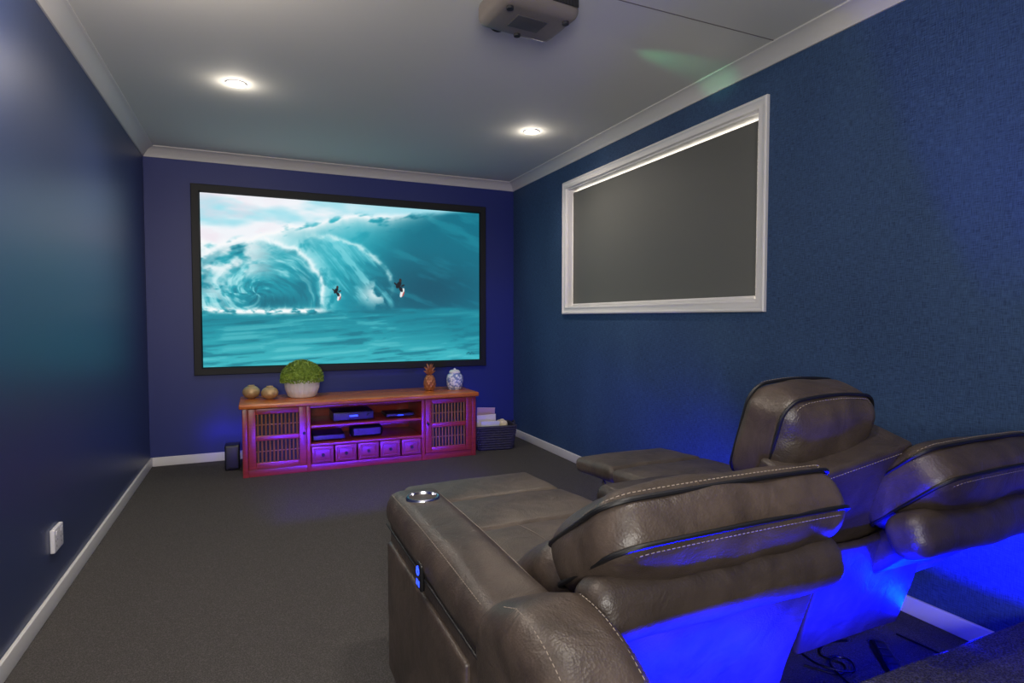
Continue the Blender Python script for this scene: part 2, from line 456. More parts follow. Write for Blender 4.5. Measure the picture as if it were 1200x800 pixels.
for (cx, cy, s) in ((.440, .545, .85), (.672, .500, 1.1)):
    img = blob(img, cx + .010 * s, cy + .046 * s, .010 * s, .030 * s, (236, 238, 238), .35)
    img = blob(img, cx + .014 * s, cy + .054 * s, .004 * s, .016 * s, (196, 70, 58), .35)
    img = blob(img, cx + .006 * s, cy + .026 * s, .010 * s, .018 * s, (22, 26, 34), -.5)
    img = blob(img, cx - .002 * s, cy + .000 * s, .013 * s, .024 * s, (18, 22, 30), .6)
    img = blob(img, cx + .004 * s, cy - .026 * s, .008 * s, .011 * s, (60, 40, 34))
    img = blob(img, cx - .012 * s, cy - .004 * s, .014 * s, .005 * s, (30, 30, 36), .7)
    img = blob(img, cx + .013 * s, cy + .004 * s, .012 * s, .005 * s, (30, 30, 36), -.4)
for k in range(5):   # tiny scrawl in the lower right corner of the picture
    img = blob(img, .945 + k * .007, .958 - .008 * (k % 2), .007, .0025, (14, 84, 98), -.6 + .5 * (k % 3))
img = np.clip(img, 0, 255) / 255.0
img = np.clip((img - .5) * 1.06 + .495, 0, 1)
lini = np.where(img <= .04045, img / 12.92, ((img + .055) / 1.055) ** 2.4)
px0, px1, pz0, pz1 = SX0 + fw - .004, SX1 - fw + .004, SZ0 + fw - .004, SZ1 - fw + .004
me = bpy.data.meshes.new('picture')
cx_, cz_ = (px0 + px1) / 2, (pz0 + pz1) / 2
co = np.zeros((NX * NY, 3)); co[:, 0] = (px0 + U * (px1 - px0)).ravel() - cx_; co[:, 2] = (pz1 - Vv * (pz1 - pz0)).ravel() - cz_
idx = np.arange(NX * NY).reshape(NY, NX)
faces = np.stack([idx[:-1, :-1], idx[1:, :-1], idx[1:, 1:], idx[:-1, 1:]], -1).reshape(-1, 4)
me.from_pydata(co.tolist(), [], faces.tolist())
ca = me.color_attributes.new('wave', 'FLOAT_COLOR', 'POINT')
ca.data.foreach_set('color', np.concatenate([lini.reshape(-1, 3), np.ones((NX * NY, 1))], 1).astype(np.float32).ravel())
ms_ = bpy.data.materials.new('projected_wave'); ms_.use_nodes = True
nt = ms_.node_tree; pb = nt.nodes['Principled BSDF']
at = nt.nodes.new('ShaderNodeVertexColor'); at.layer_name = 'wave'
pb.inputs['Base Color'].default_value = (.02, .02, .02, 1); pb.inputs['Roughness'].default_value = .8
nt.links.new(at.outputs['Color'], pb.inputs['Emission Color']); pb.inputs['Emission Strength'].default_value = 0.95
me.materials.append(ms_)
po = bpy.data.objects.new('picture', me); COL.objects.link(po); po.parent = scr
po.location = Vector((cx_, YB - .020, cz_)) - WL[scr]

# ------------------------------------------------------------------ media cabinet
CX0, CX1, CF, CBk, CT = -.09, 1.64, 4.45, 4.90, .52
cab = thing('media_cabinet', 'long low red-brown wooden media cabinet with slatted doors and five small drawers', 'cabinet', ((CX0 + CX1) / 2, (CF + CBk) / 2, 0))
b = NB(); bx(b, (CX0 - .02, CF - .025, CT - .035), (CX1 + .02, CBk + .01, CT), .009); mk('top', b, M['wood_top'], cab)
b = NB()
for (a, c) in ((CX0, CX0 + .035), (.335, .362), (1.188, 1.215), (CX1 - .035, CX1)):
    bx(b, (a, CF, 0), (c, CBk - .015, CT - .035), .003)
bx(b, (CX0, CBk - .015, .03), (CX1, CBk, CT - .035), 0)
bx(b, (CX0 + .035, CF + .02, .035), (CX1 - .035, CBk - .015, .05), 0)
bx(b, (CX0 + .03, CF + .006, 0), (CX1 - .03, CF + .025, .052), .003)
bx(b, (.362, CF + .002, CT - .052), (1.188, CF + .02, CT - .035), .002)
bx(b, (.362, CF + .004, .183), (1.188, CBk - .015, .200), .002)
mk('body', b, M['wood'], cab)
b = NB(); bx(b, (.362, CF + .008, .318), (1.188, CBk - .015, .336), .003); mk('shelf', b, M['wood'], cab)
for (d0, d1, kx) in ((CX0 + .037, .333, .315), (1.217, CX1 - .037, 1.235)):
    b = NB(); st = .050
    z0, z1 = .055, CT - .038
    bx(b, (d0, CF - .006, z0), (d0 + st, CF + .014, z1), .003); bx(b, (d1 - st, CF - .006, z0), (d1, CF + .014, z1), .003)
    for (za, zb) in ((z0, z0 + .045), (.254, .290), (z1 - .04, z1)):
        bx(b, (d0 + st, CF - .004, za), (d1 - st, CF + .012, zb), .003)
    dr = mk('door', b, M['wood'], cab)
    b = NB(); bx(b, (d0 + st, CF + .012, z0 + .03), (d1 - st, CF + .016, z1 - .02), 0); mk('backing_panel', b, M['dark'], dr)
    n = 11
    for (za, zb) in ((z0 + .045, .254), (.290, z1 - .04)):
        b = NB()
        for k in range(n):
            x = d0 + st + (d1 - d0 - 2 * st) * (k + .5) / n
            tube(b, [(x, CF + .004, za), (x, CF + .004, (za + zb) / 2), (x, CF + .004, zb)], [.0056, .0066, .0056], 8)
        bx(b, (d0 + st, CF + .003, (za + zb) / 2 - .003), (d1 - st, CF + .012, (za + zb) / 2 + .003), .001)
        mk('slat_panel', b, M['slat'], dr)
    b = NB(); lathe(b, [(.004, 0), (.005, .008), (.011, .014), (.010, .022), (.003, .025)], (kx, CF - .006, .29), 14, Mx=Matrix.Rotation(math.pi / 2, 4, 'X')); mk('door_knob', b, M['dark'], dr)
for k in range(5):
    w = (1.188 - .362) / 5; x0 = .362 + k * w + .006; x1 = .362 + (k + 1) * w - .006
    b = NB(); bx(b, (x0, CF - .004, .057), (x1, CF + .016, .180), .004)
    frame_sweep(b, x0 + .012, x1 - .012, .069, .168, [(0, .002), (.003, .009), (.012, .009), (.016, .002)], lambda a, z, o: (a, CF - .003 - o, z))
    dw = mk('drawer', b, M['wood_drawer'], cab)
    b = NB(); lathe(b, [(.004, 0), (.005, .008), (.012, .014), (.011, .022), (.003, .025)], ((x0 + x1) / 2, CF - .004, .118), 14, Mx=Matrix.Rotation(math.pi / 2, 4, 'X')); mk('drawer_knob', b, M['dark'], dw)

# boxes in the cabinet
def av_box(name, label, cat, x0, x1, y0, y1, z0, h, disp=True):
    t = thing(name, label, cat, ((x0 + x1) / 2, (y0 + y1) / 2, z0))
    b = NB(); bx(b, (x0, y0, z0 + .008), (x1, y1, z0 + h), .004); mk('case', b, M['black'], t)
    b = NB(); bx(b, (x0 + .006, y0 - .004, z0 + .014), (x1 - .006, y0 + .002, z0 + h - .006), .002); mk('front_panel', b, M['dgrey'], t)
    if disp:
        b = NB(); bx(b, (x0 + (x1 - x0) * .4, y0 - .006, z0 + h * .5), (x0 + (x1 - x0) * .60, y0 - .003, z0 + h * .66), 0); mk('display', b, M['blue_emit'], t)
    for (fx, fy) in ((x0 + .03, y0 + .03), (x1 - .03, y0 + .03), (x0 + .03, y1 - .03), (x1 - .03, y1 - .03)):
        b = NB(); lathe(b, [(.010, z0), (.010, z0 + .009)], (fx, fy, 0), 12); mk('foot', b, M['black'], t)
    return t
rc = av_box('av_receiver', 'larger black receiver with blue display on the cabinet upper shelf', 'receiver', .53, .83, 4.53, 4.80, .337, .070)
b = NB(); lathe(b, [(.012, 0), (.011, .012)], (.79, 4.526, .375), 18, Mx=Matrix.Rotation(math.pi / 2, 4, 'X')); mk('volume_knob', b, M['dgrey'], rc)
av_box('media_player', 'thin black media box on the right of the cabinet upper shelf', 'media player', .93, 1.15, 4.54, 4.74, .337, .034)
av_box('disc_player', 'flat black disc player at the left of the cabinet lower shelf', 'disc player', .385, .615, 4.53, 4.78, .200, .045, False)
t = thing('compact_speaker', 'dark rounded mesh speaker in the middle of the cabinet lower shelf', 'speaker', (.785, 4.62, .200))
b = NB(); rbox(b, (.125, .06, .045), .035, Matrix.Translation((.785, 4.62, .245))); mk('body', b, M['black'], t)
b = NB(); rbox(b, (.105, .006, .03), .005, Matrix.Translation((.785, 4.558, .245)), seg=2); mk('grille', b, M['dgrey'], t)

# ------------------------------------------------------------------ ornaments on the cabinet
def ball_vase(x, y, s, label):
    t = thing('round_vase', label, 'vase', (x, y, CT), 'brass ball vases on the cabinet')
    b = NB(); R = .062 * s
    pr = [(.020 * s, CT)] + [(R * math.cos(a), CT + .048 * s + .048 * s * math.sin(a)) for a in [math.radians(q) for q in range(-66, 67, 12)]] + [(.020 * s, CT + .098 * s), (.016 * s, CT + .092 * s), (.012 * s, CT + .06 * s)]
    lathe(b, pr, (x, y, 0), 32); mk('bowl', b, M['brass'], t)
    b = NB(); n = 20
    tube(b, [(x + .021 * s * math.cos(2 * math.pi * k / n), y + .021 * s * math.sin(2 * math.pi * k / n), CT + .096 * s) for k in range(n)], .004, 8, True); mk('rim', b, M['brass'], t)
ball_vase(-.030, 4.76, 1.0, 'round brass ball vase at the far left end of the cabinet top')
ball_vase(.095, 4.66, .98, 'round brass ball vase between the other ball vase and the white plant pot')

px, py = .325, 4.70
t = thing('potted_plant', 'clipped green dome plant in a ribbed white pot on the cabinet', 'plant', (px, py, CT))
b = NB(); lathe(b, [(.085, CT), (.100, CT + .012), (.122, CT + .070), (.128, CT + .125), (.130, CT + .138), (.122, CT + .140), (.118, CT + .122)], (px, py, 0), 96,
                rfun=lambda a, z: 1 + (.022 * abs(math.cos(a * 12)) if z < CT + .13 else 0)); mk('pot', b, M['pot'], t)
b = NB(); lathe(b, [(.10, CT + .10), (.118, CT + .12), (.02, CT + .128)], (px, py, 0), 24); mk('soil', b, M['dark'], t)
b = NB()
for k in range(4200):
    a = random.uniform(0, 2 * math.pi); s = random.uniform(-.12, 1); q = random.uniform(.88, 1.03)
    cr = math.sqrt(max(0, 1 - s * s))
    d = Vector((cr * math.cos(a), cr * math.sin(a), s))
    p = Vector((px, py, CT + .135)) + Vector((d.x * .154, d.y * .154, d.z * .146)) * q
    nrm = (d + Vector((random.uniform(-.9, .9), random.uniform(-.9, .9), random.uniform(-.5, .9)))).normalized()
    t1 = nrm.orthogonal().normalized(); t1 = Matrix.Rotation(random.uniform(0, 6.28), 3, nrm) @ t1; t2_ = nrm.cross(t1)
    L = random.uniform(.007, .011); w = L * .45
    vs = [b.verts.new(p + t1 * -L), b.verts.new(p + t2_ * w + nrm * .002), b.verts.new(p + t1 * L), b.verts.new(p - t2_ * w + nrm * .002)]
    b.faces.new(vs)
lathe(b, [(.02, CT + .12), (.118, CT + .125), (.128, CT + .16), (.110, CT + .21), (.066, CT + .245), (.01, CT + .256)], (px, py, 0), 24)
mk('foliage', b, M['leaf'], t, smooth=False)

x, y = 1.325, 4.70
t = thing('pineapple_ornament', 'copper coloured pineapple ornament standing on the cabinet', 'ornament', (x, y, CT))
b = NB(); pr = [(.022, CT), (.036, CT + .005)]
for k in range(36):
    s = k / 35; pr.append((.050 * math.sin(math.pi * (.24 + .60 * s)) ** .8, CT + .007 + .118 * s))
pr.append((.010, CT + .128))
lathe(b, pr, (x, y, 0), 72, rfun=lambda a, z: .90 + .17 * abs(math.sin(a * 4 + (z - CT) * 62)) * abs(math.sin(a * 4 - (z - CT) * 62))); mk('fruit', b, M['copper'], t)
b = NB()
lathe(b, [(.012, CT + .118), (.010, CT + .150), (.003, CT + .165)], (x, y, 0), 12)
for ring, (n, ln, tilt) in enumerate(((8, .056, .80), (7, .078, .46), (5, .100, .18))):
    for k in range(n):
        a = 2 * math.pi * k / n + ring * .4
        d = Vector((math.cos(a) * math.sin(tilt), math.sin(a) * math.sin(tilt), math.cos(tilt)))
        p0 = Vector((x, y, CT + .124)); oo = Vector((math.cos(a), math.sin(a), 0))
        tube(b, [p0, p0 + d * ln * .4, p0 + d * ln * .75 + oo * .004, p0 + d * ln + oo * .012], [.007, .0085, .006, .001], 6)
mk('crown', b, M['copper'], t)

x, y = 1.54, 4.69
t = thing('ginger_jar', 'small lidded white jar with blue pattern at the right end of the cabinet', 'jar', (x, y, CT))
b = NB(); lathe(b, [(.050, CT), (.056, CT + .008), (.066, CT + .035), (.070, CT + .075), (.068, CT + .110), (.054, CT + .130), (.042, CT + .135), (.042, CT + .142)], (x, y, 0), 36); mk('body', b, M['china'], t)
b = NB(); lathe(b, [(.046, CT + .138), (.047, CT + .150), (.036, CT + .160), (.012, CT + .166), (.008, CT + .170), (.010, CT + .174), (.004, CT + .178)], (x, y, 0), 30); mk('lid', b, M['pot'], t)

# small black box by the left end of the cabinet
t = thing('small_speaker', 'small black box standing on the carpet by the left end of the cabinet', 'speaker', (-.165, 4.78, 0))
b = NB(); bx(b, (-.215, 4.71, .006), (-.115, 4.85, .185), .008); mk('case', b, M['black'], t)
b = NB(); bx(b, (-.207, 4.704, .02), (-.123, 4.712, .175), .003); mk('grille', b, M['dgrey'], t)

# ------------------------------------------------------------------ basket with reading matter
bc = Vector((1.875, 4.66, 0)); ang = math.radians(-8)
t = thing('wicker_basket', 'dark woven basket of magazines on the carpet beside the cabinet', 'basket', bc)
RB = Matrix.Translation(bc) @ Matrix.Rotation(ang, 4, 'Z')
b = NB(); nrow = 9
for k in range(nrow):
    z = .014 + k * .0205; g = .85 + .15 * k / (nrow - 1)
    lp = rrect(.172 * g, .125 * g, .03, 6)
    pts = []
    for i, (ux, uy) in enumerate(lp):
        wv = 1 + .018 * (1 if (i + k) % 2 else -1)
        pts.append(RB @ Vector((ux * wv, uy * wv, z)))
    tube(b, pts, .0115, 8, True)
lo = rrect(.142, .102, .03, 6); fl = [b.verts.new(RB @ Vector((q[0], q[1], .010))) for q in lo]; b.faces.new(fl)
mk('woven_body', b, M['wicker'], t)
b = NB(); tube(b, [RB @ Vector((q[0], q[1], .198)) for q in rrect(.176, .129, .03, 6)], .0125, 8, True); mk('rim', b, M['wicker'], t)
for s in (-1, 1):
    b = NB(); tube(b, [RB @ Vector((s * (.178 + .012 * math.sin(math.pi * k / 8)), -.05 + .1 * k / 8, .195 + .03 * math.sin(math.pi * k / 8))) for k in range(9)], .007, 8); mk('handle', b, M['wicker'], t)
def booklet(dx_, dy_, h, w, tilt, roll, m, label, th_=.010):
    Mx = RB @ Matrix.Translation((dx_, dy_, .024)) @ Matrix.Rotation(tilt, 4, 'X') @ Matrix.Rotation(roll, 4, 'Y')
    t = thing('magazine', label, 'magazine', RB @ Vector((dx_, dy_, .024)), 'reading matter in the basket')
    b = NB(); bx(b, (-w / 2, -th_ / 2, 0), (w / 2, th_ / 2, h), .002, Mx); mk('cover', b, m, t)
    b = NB(); bx(b, (-w / 2 + .004, -th_ / 2 + .002, h - .004), (w / 2 + .002, th_ / 2 - .002, h + .001), 0, Mx); mk('pages', b, M['paper'], t)
booklet(-.055, .075, .310, .16, -.06, .05, M['pink'], 'tall mauve magazine standing at the back of the dark basket')
booklet(-.050, .020, .265, .165, .10, -.04, M['paper'], 'white magazine leaning in the middle of the dark basket')
booklet(-.045, -.045, .220, .16, .12, .02, M['pot'], 'shorter white booklet at the front of the dark basket')
b = NB(); rbox(b, (.042, .062, .042), .028, RB @ Matrix.Translation((.085, .025, .185)), puff=(.006, .008, .008), nz=.010, nscale=22)
tag(mk('folded_cloth', b, M['cream']), 'cream cloth bundled into the right side of the dark basket', 'cloth')

# ------------------------------------------------------------------ power outlet on left wall
oy, oz = 2.80, .256
t = thing('power_outlet', 'white power outlet plate low on the left navy wall', 'power outlet', (XL, oy, oz))
b = NB(); bx(b, (XL, oy - .056, oz - .046), (XL + .016, oy + .056, oz + .046), .004); mk('plate', b, M['white_plastic'], t)
for s in (-1, 1):
    b = NB(); bx(b, (XL + .015, oy + s * .030 - .008, oz + .018), (XL + .0185, oy + s * .030 + .008, oz + .034), .0015); mk('switch', b, M['white_plastic'], t)
    b = NB()
    for (dy_, dz_) in ((-.010, .0), (.010, .0), (0, -.022)):
        bx(b, (XL + .0155, oy + s * .030 + dy_ - .0015, oz + dz_ - .006), (XL + .0163, oy + s * .030 + dy_ + .0015, oz + dz_ + .003), 0)
    mk('socket', b, M['grey_plastic'], t)

# ------------------------------------------------------------------ ceiling things
def downlight(x, y, label):
    t = thing('downlight', label, 'ceiling light', (x, y, H), 'recessed ceiling downlights')
    b = NB(); lathe(b, [(.054, H - .0005), (.054, H - .003), (.050, H - .006), (.041, H - .004), (.040, H - .001)], (x, y, 0), 36, cap=False); mk('trim_ring', b, M['white_plastic'], t)
    b = NB(); lathe(b, [(.041, H - .004), (.02, H - .0055), (.002, H - .006)], (x, y, 0), 30); mk('lens', b, M['lamp'], t)
downlight(-.07, 3.53, 'lit round ceiling downlight nearer the left wall')
downlight(1.74, 3.62, 'lit round ceiling downlight nearer the window wall')

pc = Vector((.985, 2.08, 2.254))
t = thing('projector', 'white projector, shaded grey, hanging from the ceiling on a short mount', 'projector', pc)
RP = Matrix.Translation(pc) @ Matrix.Rotation(math.radians(4), 4, 'Z')
b = NB(); rbox(b, (.165, .125, .050), .036, RP @ Matrix.Translation((0, 0, .050)), puff=(0, .012, .004)); pj = mk('case', b, M['proj_case'], t)
b = NB(); bx(b, (.028, -.138, .032), (.142, -.1365, .074), .0005, RP)
for k in range(8): bx(b, (.03 + k * .014, -.141, .034), (.036 + k * .014, -.137, .072), .001, RP)
mk('vent', b, M['dgrey'], pj)
b = NB(); bx(b, (-.13, -.139, .030), (.0, -.130, .066), .002, RP); mk('port_panel', b, M['black'], pj)
b = NB(); lathe(b, [(.036, 0), (.038, .02), (.030, .022), (.028, .006)], RP @ Vector((-.07, .115, .048)), 28, Mx=Matrix.Rotation(-math.pi / 2, 4, 'X')); mk('lens_ring', b, M['black'], pj)
b = NB(); lathe(b, [(.027, 0.012), (.015, .017), (.002, .019)], RP @ Vector((-.07, .115, .048)), 24, Mx=Matrix.Rotation(-math.pi / 2, 4, 'X')); mk('lens', b, M['projlens'], pj)
for (fx, fy) in ((-.12, -.08), (.12, -.08), (0, .09)):
    b = NB(); lathe(b, [(.013, -.010), (.014, -.004), (.010, .008)], RP @ Vector((fx, fy, 0)), 16); mk('foot', b, M['dgrey'], pj)
b = NB(); bx(b, (-.07, -.05, -.006), (.06, .04, .004), .002, RP); mk('lamp_cover', b, M['grey_plastic'], pj)
b = NB(); tube(b, [pc + Vector((0, 0, .095)), (pc.x, pc.y, H - .008)], .018, 14); lathe(b, [(.055, H - .014), (.06, H - .001)], (pc.x, pc.y, 0), 24); mk('ceiling_mount', b, M['white_plastic'], t)

# ------------------------------------------------------------------ reclining sofa (authored in its own frame, then turned)
S0 = Vector((1.25, 1.5, 0))
ROT = math.radians(0.5)
SHIFT = Vector((.02, -.06, 0))
sofa = thing('reclining_sofa', 'brown leather home theatre reclining sofa with outer seats tipped back and blue light beneath', 'sofa', S0)
def BMx(xc, py_, pz_, th_):
    c, s = math.cos(th_), math.sin(th_)
    return Matrix(((1, 0, 0, xc), (0, -c, s, py_), (0, s, c, pz_), (0, 0, 0, 1)))
def backrest(xc, w, py_, pz_, deg, mid=False, bol=None, hq_=.066):
    F = BMx(xc, py_, pz_, math.radians(deg)); hw = w / 2
    TL = lambda x, v, q: F @ Matrix.Translation((x, v, q))
    b = NB()
    if mid:   # one continuous flat rear panel, its upper edge rising to a corner on the right
        def wpm(p):
            k = max(0, min(1, (p.y + .28) / .56))
            return Vector((p.x * (.98 + .02 * k), p.y + .034 * k * (p.x / .2), p.z - .016 * k))
        rbox(b, (hw + .030, .295, .066), .014, TL(.014, .205, -.049), nz=.001, warp=wpm, inner=10, seg=3)
    else:
        rbox(b, (hw - .01, .255, .045), .04, TL(0, .235, -.040), nz=.003)
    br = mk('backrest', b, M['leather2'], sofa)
    if mid:
        b = NB()
        q = [wpm(Vector((sx * (hw + .018), vy, -.0675))) for sx, vy in [(-1, .270)] + [(-1 + 2 * k / 10, .276) for k in range(11)] + [(1, .270 - .05 * k) for k in range(10)]]
        stitches(b, [TL(.014, .205, -.049) @ p for p in q]); mk('stitching', b, M['stitch'], br)
    b = NB(); rbox(b, (hw - .015, .17, .075), .06, TL(0, .15, .055), puff=(0, .01, .03), nz=.005); mk('lumbar_cushion', b, M['leather'], br)
    vc = .485; hv = .140; hq = .092 if mid else hq_; qc = .040 if mid else .060; rr = .058
    b = NB(); rbox(b, (hw, hv, hq), rr, TL(0, vc, qc), puff=(.012, .022, .022), seg=6, inner=14, nz=.009, nscale=9); mk('head_pillow', b, M['leather'], br)
    for q in (-hq + .034, hq - .030):
        b = NB()
        ins = rr - math.sqrt(max(0, rr ** 2 - max(0, abs(q) - (hq - rr)) ** 2)) - .003
        tube(b, [TL(0, vc, qc) @ Vector((ax * (1 + .010), ay + (.016 * (1 - (ax / hw) ** 2) if ay > 0 else 0), q)) for ax, ay in rrect(hw - ins, hv - ins, .05, 6)], .0050, 8, True)
        mk('piping', b, M['piping'], br)
    for q, o in ((hq - .018, .006), (-hq + .022, .009)):
        b = NB()
        pts = [TL(0, vc, qc) @ Vector((ax, ay + .017 * (1 - (ax / hw) ** 2), q)) for ax, ay in rrect(hw - .010 - o, hv - o, .05, 6) if ay > .0]
        pts.sort(key=lambda p: p.x); stitches(b, pts)
        mk('stitching', b, M['stitch'], br)
    if not mid:
        v_, q_, e0, e1 = bol
        RB_ = TL((e1 - e0) / 2, v_, q_) @ Matrix.Rotation(math.radians(-(60 - deg)), 4, 'X')
        b = NB(); rbox(b, (hw + (e0 + e1) / 2, .058, .056), .042, RB_, puff=(.0, .008, .006), inner=12, nz=.007); mk('rear_bolster', b, M['leather2'], br)
    return br
LXC, LW = .790, .57
RXC, RW = 1.805, .55
MXC, MW = 1.390, .355
backrest(LXC, LW, 1.33, .370, 35, bol=(.494, -.040, .03, .004), hq_=.071)
backrest(MXC, MW, 1.325, .310, 73, True)
backrest(RXC, RW, 1.37, .288, 42, bol=(.474, -.052, .07, .004), hq_=.075)
# hanging rear flaps under the backs
def flap(xc, w, y0, z0, y1, z1):
    L = math.hypot(y1 - y0, z1 - z0); a = math.atan2(z1 - z0, y1 - y0)
    Mx = Matrix.Translation((xc, (y0 + y1) / 2, (z0 + z1) / 2)) @ Matrix.Rotation(a, 4, 'X')
    b = NB(); rbox(b, (w / 2, L / 2, .012), .010, Mx, seg=2, inner=10, nz=.008, nscale=7); mk('rear_flap', b, M['leather2'], sofa)
flap(LXC, LW - .005, .93, .55, 1.06, .14)
flap(1.565, .44, 1.10, .52, 1.20, .18)
# seats and extended footrests
for (xc, w, ex, sx) in ((LXC, LW, 0.0, 0), (RXC - .05, RW, .20, -.07)):
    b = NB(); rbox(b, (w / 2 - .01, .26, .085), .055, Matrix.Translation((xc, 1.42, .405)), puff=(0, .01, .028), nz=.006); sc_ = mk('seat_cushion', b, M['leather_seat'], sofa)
    for s in (-.09, .09):
        b = NB()
        stitches(b, [(xc + s, 1.24 + .4 * k / 20, .405 + .0865 + .028 * (1 - (s / (w / 2)) ** 2) * (1 - ((.4 * k / 20 - .18) / .26) ** 2)) for k in range(21)])
        mk('stitching', b, M['stitch'], sc_)
    xc += sx
    hz = .05 if ex == 0 else .036
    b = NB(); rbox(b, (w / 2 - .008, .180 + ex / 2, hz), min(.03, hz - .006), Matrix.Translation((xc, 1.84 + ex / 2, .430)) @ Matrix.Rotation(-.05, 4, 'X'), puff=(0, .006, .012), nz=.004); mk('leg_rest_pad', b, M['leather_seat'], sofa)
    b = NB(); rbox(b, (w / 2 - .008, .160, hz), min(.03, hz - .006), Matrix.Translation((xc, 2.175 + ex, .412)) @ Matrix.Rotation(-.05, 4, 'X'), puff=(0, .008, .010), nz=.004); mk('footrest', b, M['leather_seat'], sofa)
    for s in (-1, 1):
        b = NB()
        xx = xc + s * (w / 2 - .05)
        for j, (p, q) in enumerate((((1.62, .20), (1.86 + ex, .365)), ((1.70, .33), (1.95 + ex, .22)), ((1.95 + ex, .22), (2.14 + ex, .365)), ((1.86 + ex, .365), (2.04 + ex, .25)))):
            xo_ = xx + (j % 2) * .0082
            bx(b, (xo_ - .004, 0, -.011), (xo_ + .004, math.hypot(q[0] - p[0], q[1] - p[1]), .011), .002,
               Matrix.Translation((0, p[0], p[1])) @ Matrix.Rotation(math.atan2(q[1] - p[1], q[0] - p[0]), 4, 'X'))
        mk('footrest_linkage', b, M['metal'], sofa)
    b = NB(); bx(b, (xc - w / 2 + .02, 1.38, .05), (xc + w / 2 - .02, 1.70, .33), .01); mk('base_frame', b, M['black'], sofa)
# centre console seat
b = NB(); rbox(b, (MW / 2 + .02, .24, .235), .04, Matrix.Translation((1.285, 1.60, .29)), puff=(0, .01, .02), nz=.004); mk('console', b, M['leather2'], sofa)
# arms
def arm(x0, x1, y0, wing):
    xc = (x0 + x1) / 2; hx = (x1 - x0) / 2; y1 = 1.765
    b = NB(); rbox(b, (hx - .012, (y1 - y0) / 2, .255), .035, Matrix.Translation((xc, (y0 + y1) / 2, .305)), nz=.003); a = mk('armrest', b, M['leather2'], sofa)
    b = NB(); rbox(b, (hx, (y1 - y0 + .10) / 2, .052), .045, Matrix.Translation((xc, (y0 + y1 - .07) / 2, .560)), puff=(.004, .006, .012), inner=10, nz=.004); mk('arm_pad', b, M['leather'], a)
    if wing:
        def wp_(p):   # falls away toward the rear
            k = max(0, -p.y / .19 + .15)
            g = max(0, p.y / .19 - .25)
            return Vector((p.x + .004 * k * (1 if p.x > 0 else .2), p.y, p.z - .080 * k * k - .075 * g * (1 if p.z > 0 else .2)))
        b = NB(); rbox(b, (hx + .004, .195, .102), .050, Matrix.Translation((xc + .002, .845, .556)), puff=(.003, .008, .008), inner=12, nz=.005, warp=wp_, seg=6); mk('side_wing', b, M['leather'], a)
        for s in (-1, 1):
            b = NB()
            for_pts = []
            for k in range(17):
                yy = .10 - .27 * k / 16
                q = wp_(Vector((s * (hx - .024), yy, .1015)))
                for_pts.append((xc + .002 + q.x, .845 + q.y, .556 + q.z))
            stitches(b, for_pts)
            mk('stitching', b, M['stitch'], a)
    return a, xc, hx
la, xc, hx = arm(.325, .492, 1.045, True)
ra, _, _ = arm(2.090, 2.180, 1.48, False)
zt = .560
for s in (-1, 1):
    b = NB()
    stitches(b, [(xc + s * (hx - .018), 1.03 + .71 * k / 20, zt + .044 + .006 * math.sin(math.pi * k / 20)) for k in range(21)])
    mk('stitching', b, M['stitch'], la)
b = NB(); tube(b, [(xc - hx + .002, 1.0 + .74 * k / 10, .522) for k in range(11)], .0030, 8); mk('piping', b, M['piping'], la)
xo = .325 + .010
b = NB(); rbox(b, (.010, .33, .185), .009, Matrix.Translation((xo, 1.40, .29)), seg=2, inner=8, puff=(.004, 0, 0), nz=.002); mk('side_panel', b, M['leather'], la)
cy, cz = 1.36, .525
b = NB(); rbox(b, (.006, .018, .032), .005, Matrix.Translation((xo - .013, cy, cz)), seg=2); mk('control_panel', b, M['black'], la)
b = NB()
n = 18; R = .009
tube(b, [(xo - .0195, cy + R * math.sin(q), cz + .013 + R * math.cos(q)) for q in [math.radians(35 + 290 * k / n) for k in range(n + 1)]], .0016, 6)
tube(b, [(xo - .0195, cy, cz + .015), (xo - .0195, cy, cz + .025)], .0016, 6)
mk('power_button', b, M['blue_emit'], la)
for dy_ in (-.0075, .0075):
    b = NB(); bx(b, (xo - .0200, cy + dy_ - .0042, cz - .022), (xo - .0180, cy + dy_ + .0042, cz - .008), .0008); mk('charging_port', b, M['blue_emit'], la)
ch = (xc - .002, 1.64, .0)
b = NB(); lathe(b, [(.047, .612), (.047, .620), (.044, .624), (.040, .623), (.038, .614)], ch, 36, cap=False); mk('cup_holder_ring', b, M['chrome'], la)
b = NB(); lathe(b, [(.039, .6155), (.020, .6150), (.002, .6145)], ch, 30); mk('cup_holder_well', b, M['dark'], la)
for (fx, fy) in ((.42, 1.10), (.42, 1.70), (2.13, 1.52), (2.13, 1.70), (1.28, 1.42), (1.28, 1.78)):
    b = NB(); lathe(b, [(.022, 0), (.024, .01), (.024, .06)], (fx, fy, 0), 16); mk('foot', b, M['black'], sofa)
# turn the whole sofa
sofa.rotation_euler = (0, 0, ROT)
pv = Vector((.5, 1.3, 0)); dl = S0 - pv
sofa.location = pv + Matrix.Rotation(ROT, 3, 'Z') @ dl + SHIFT

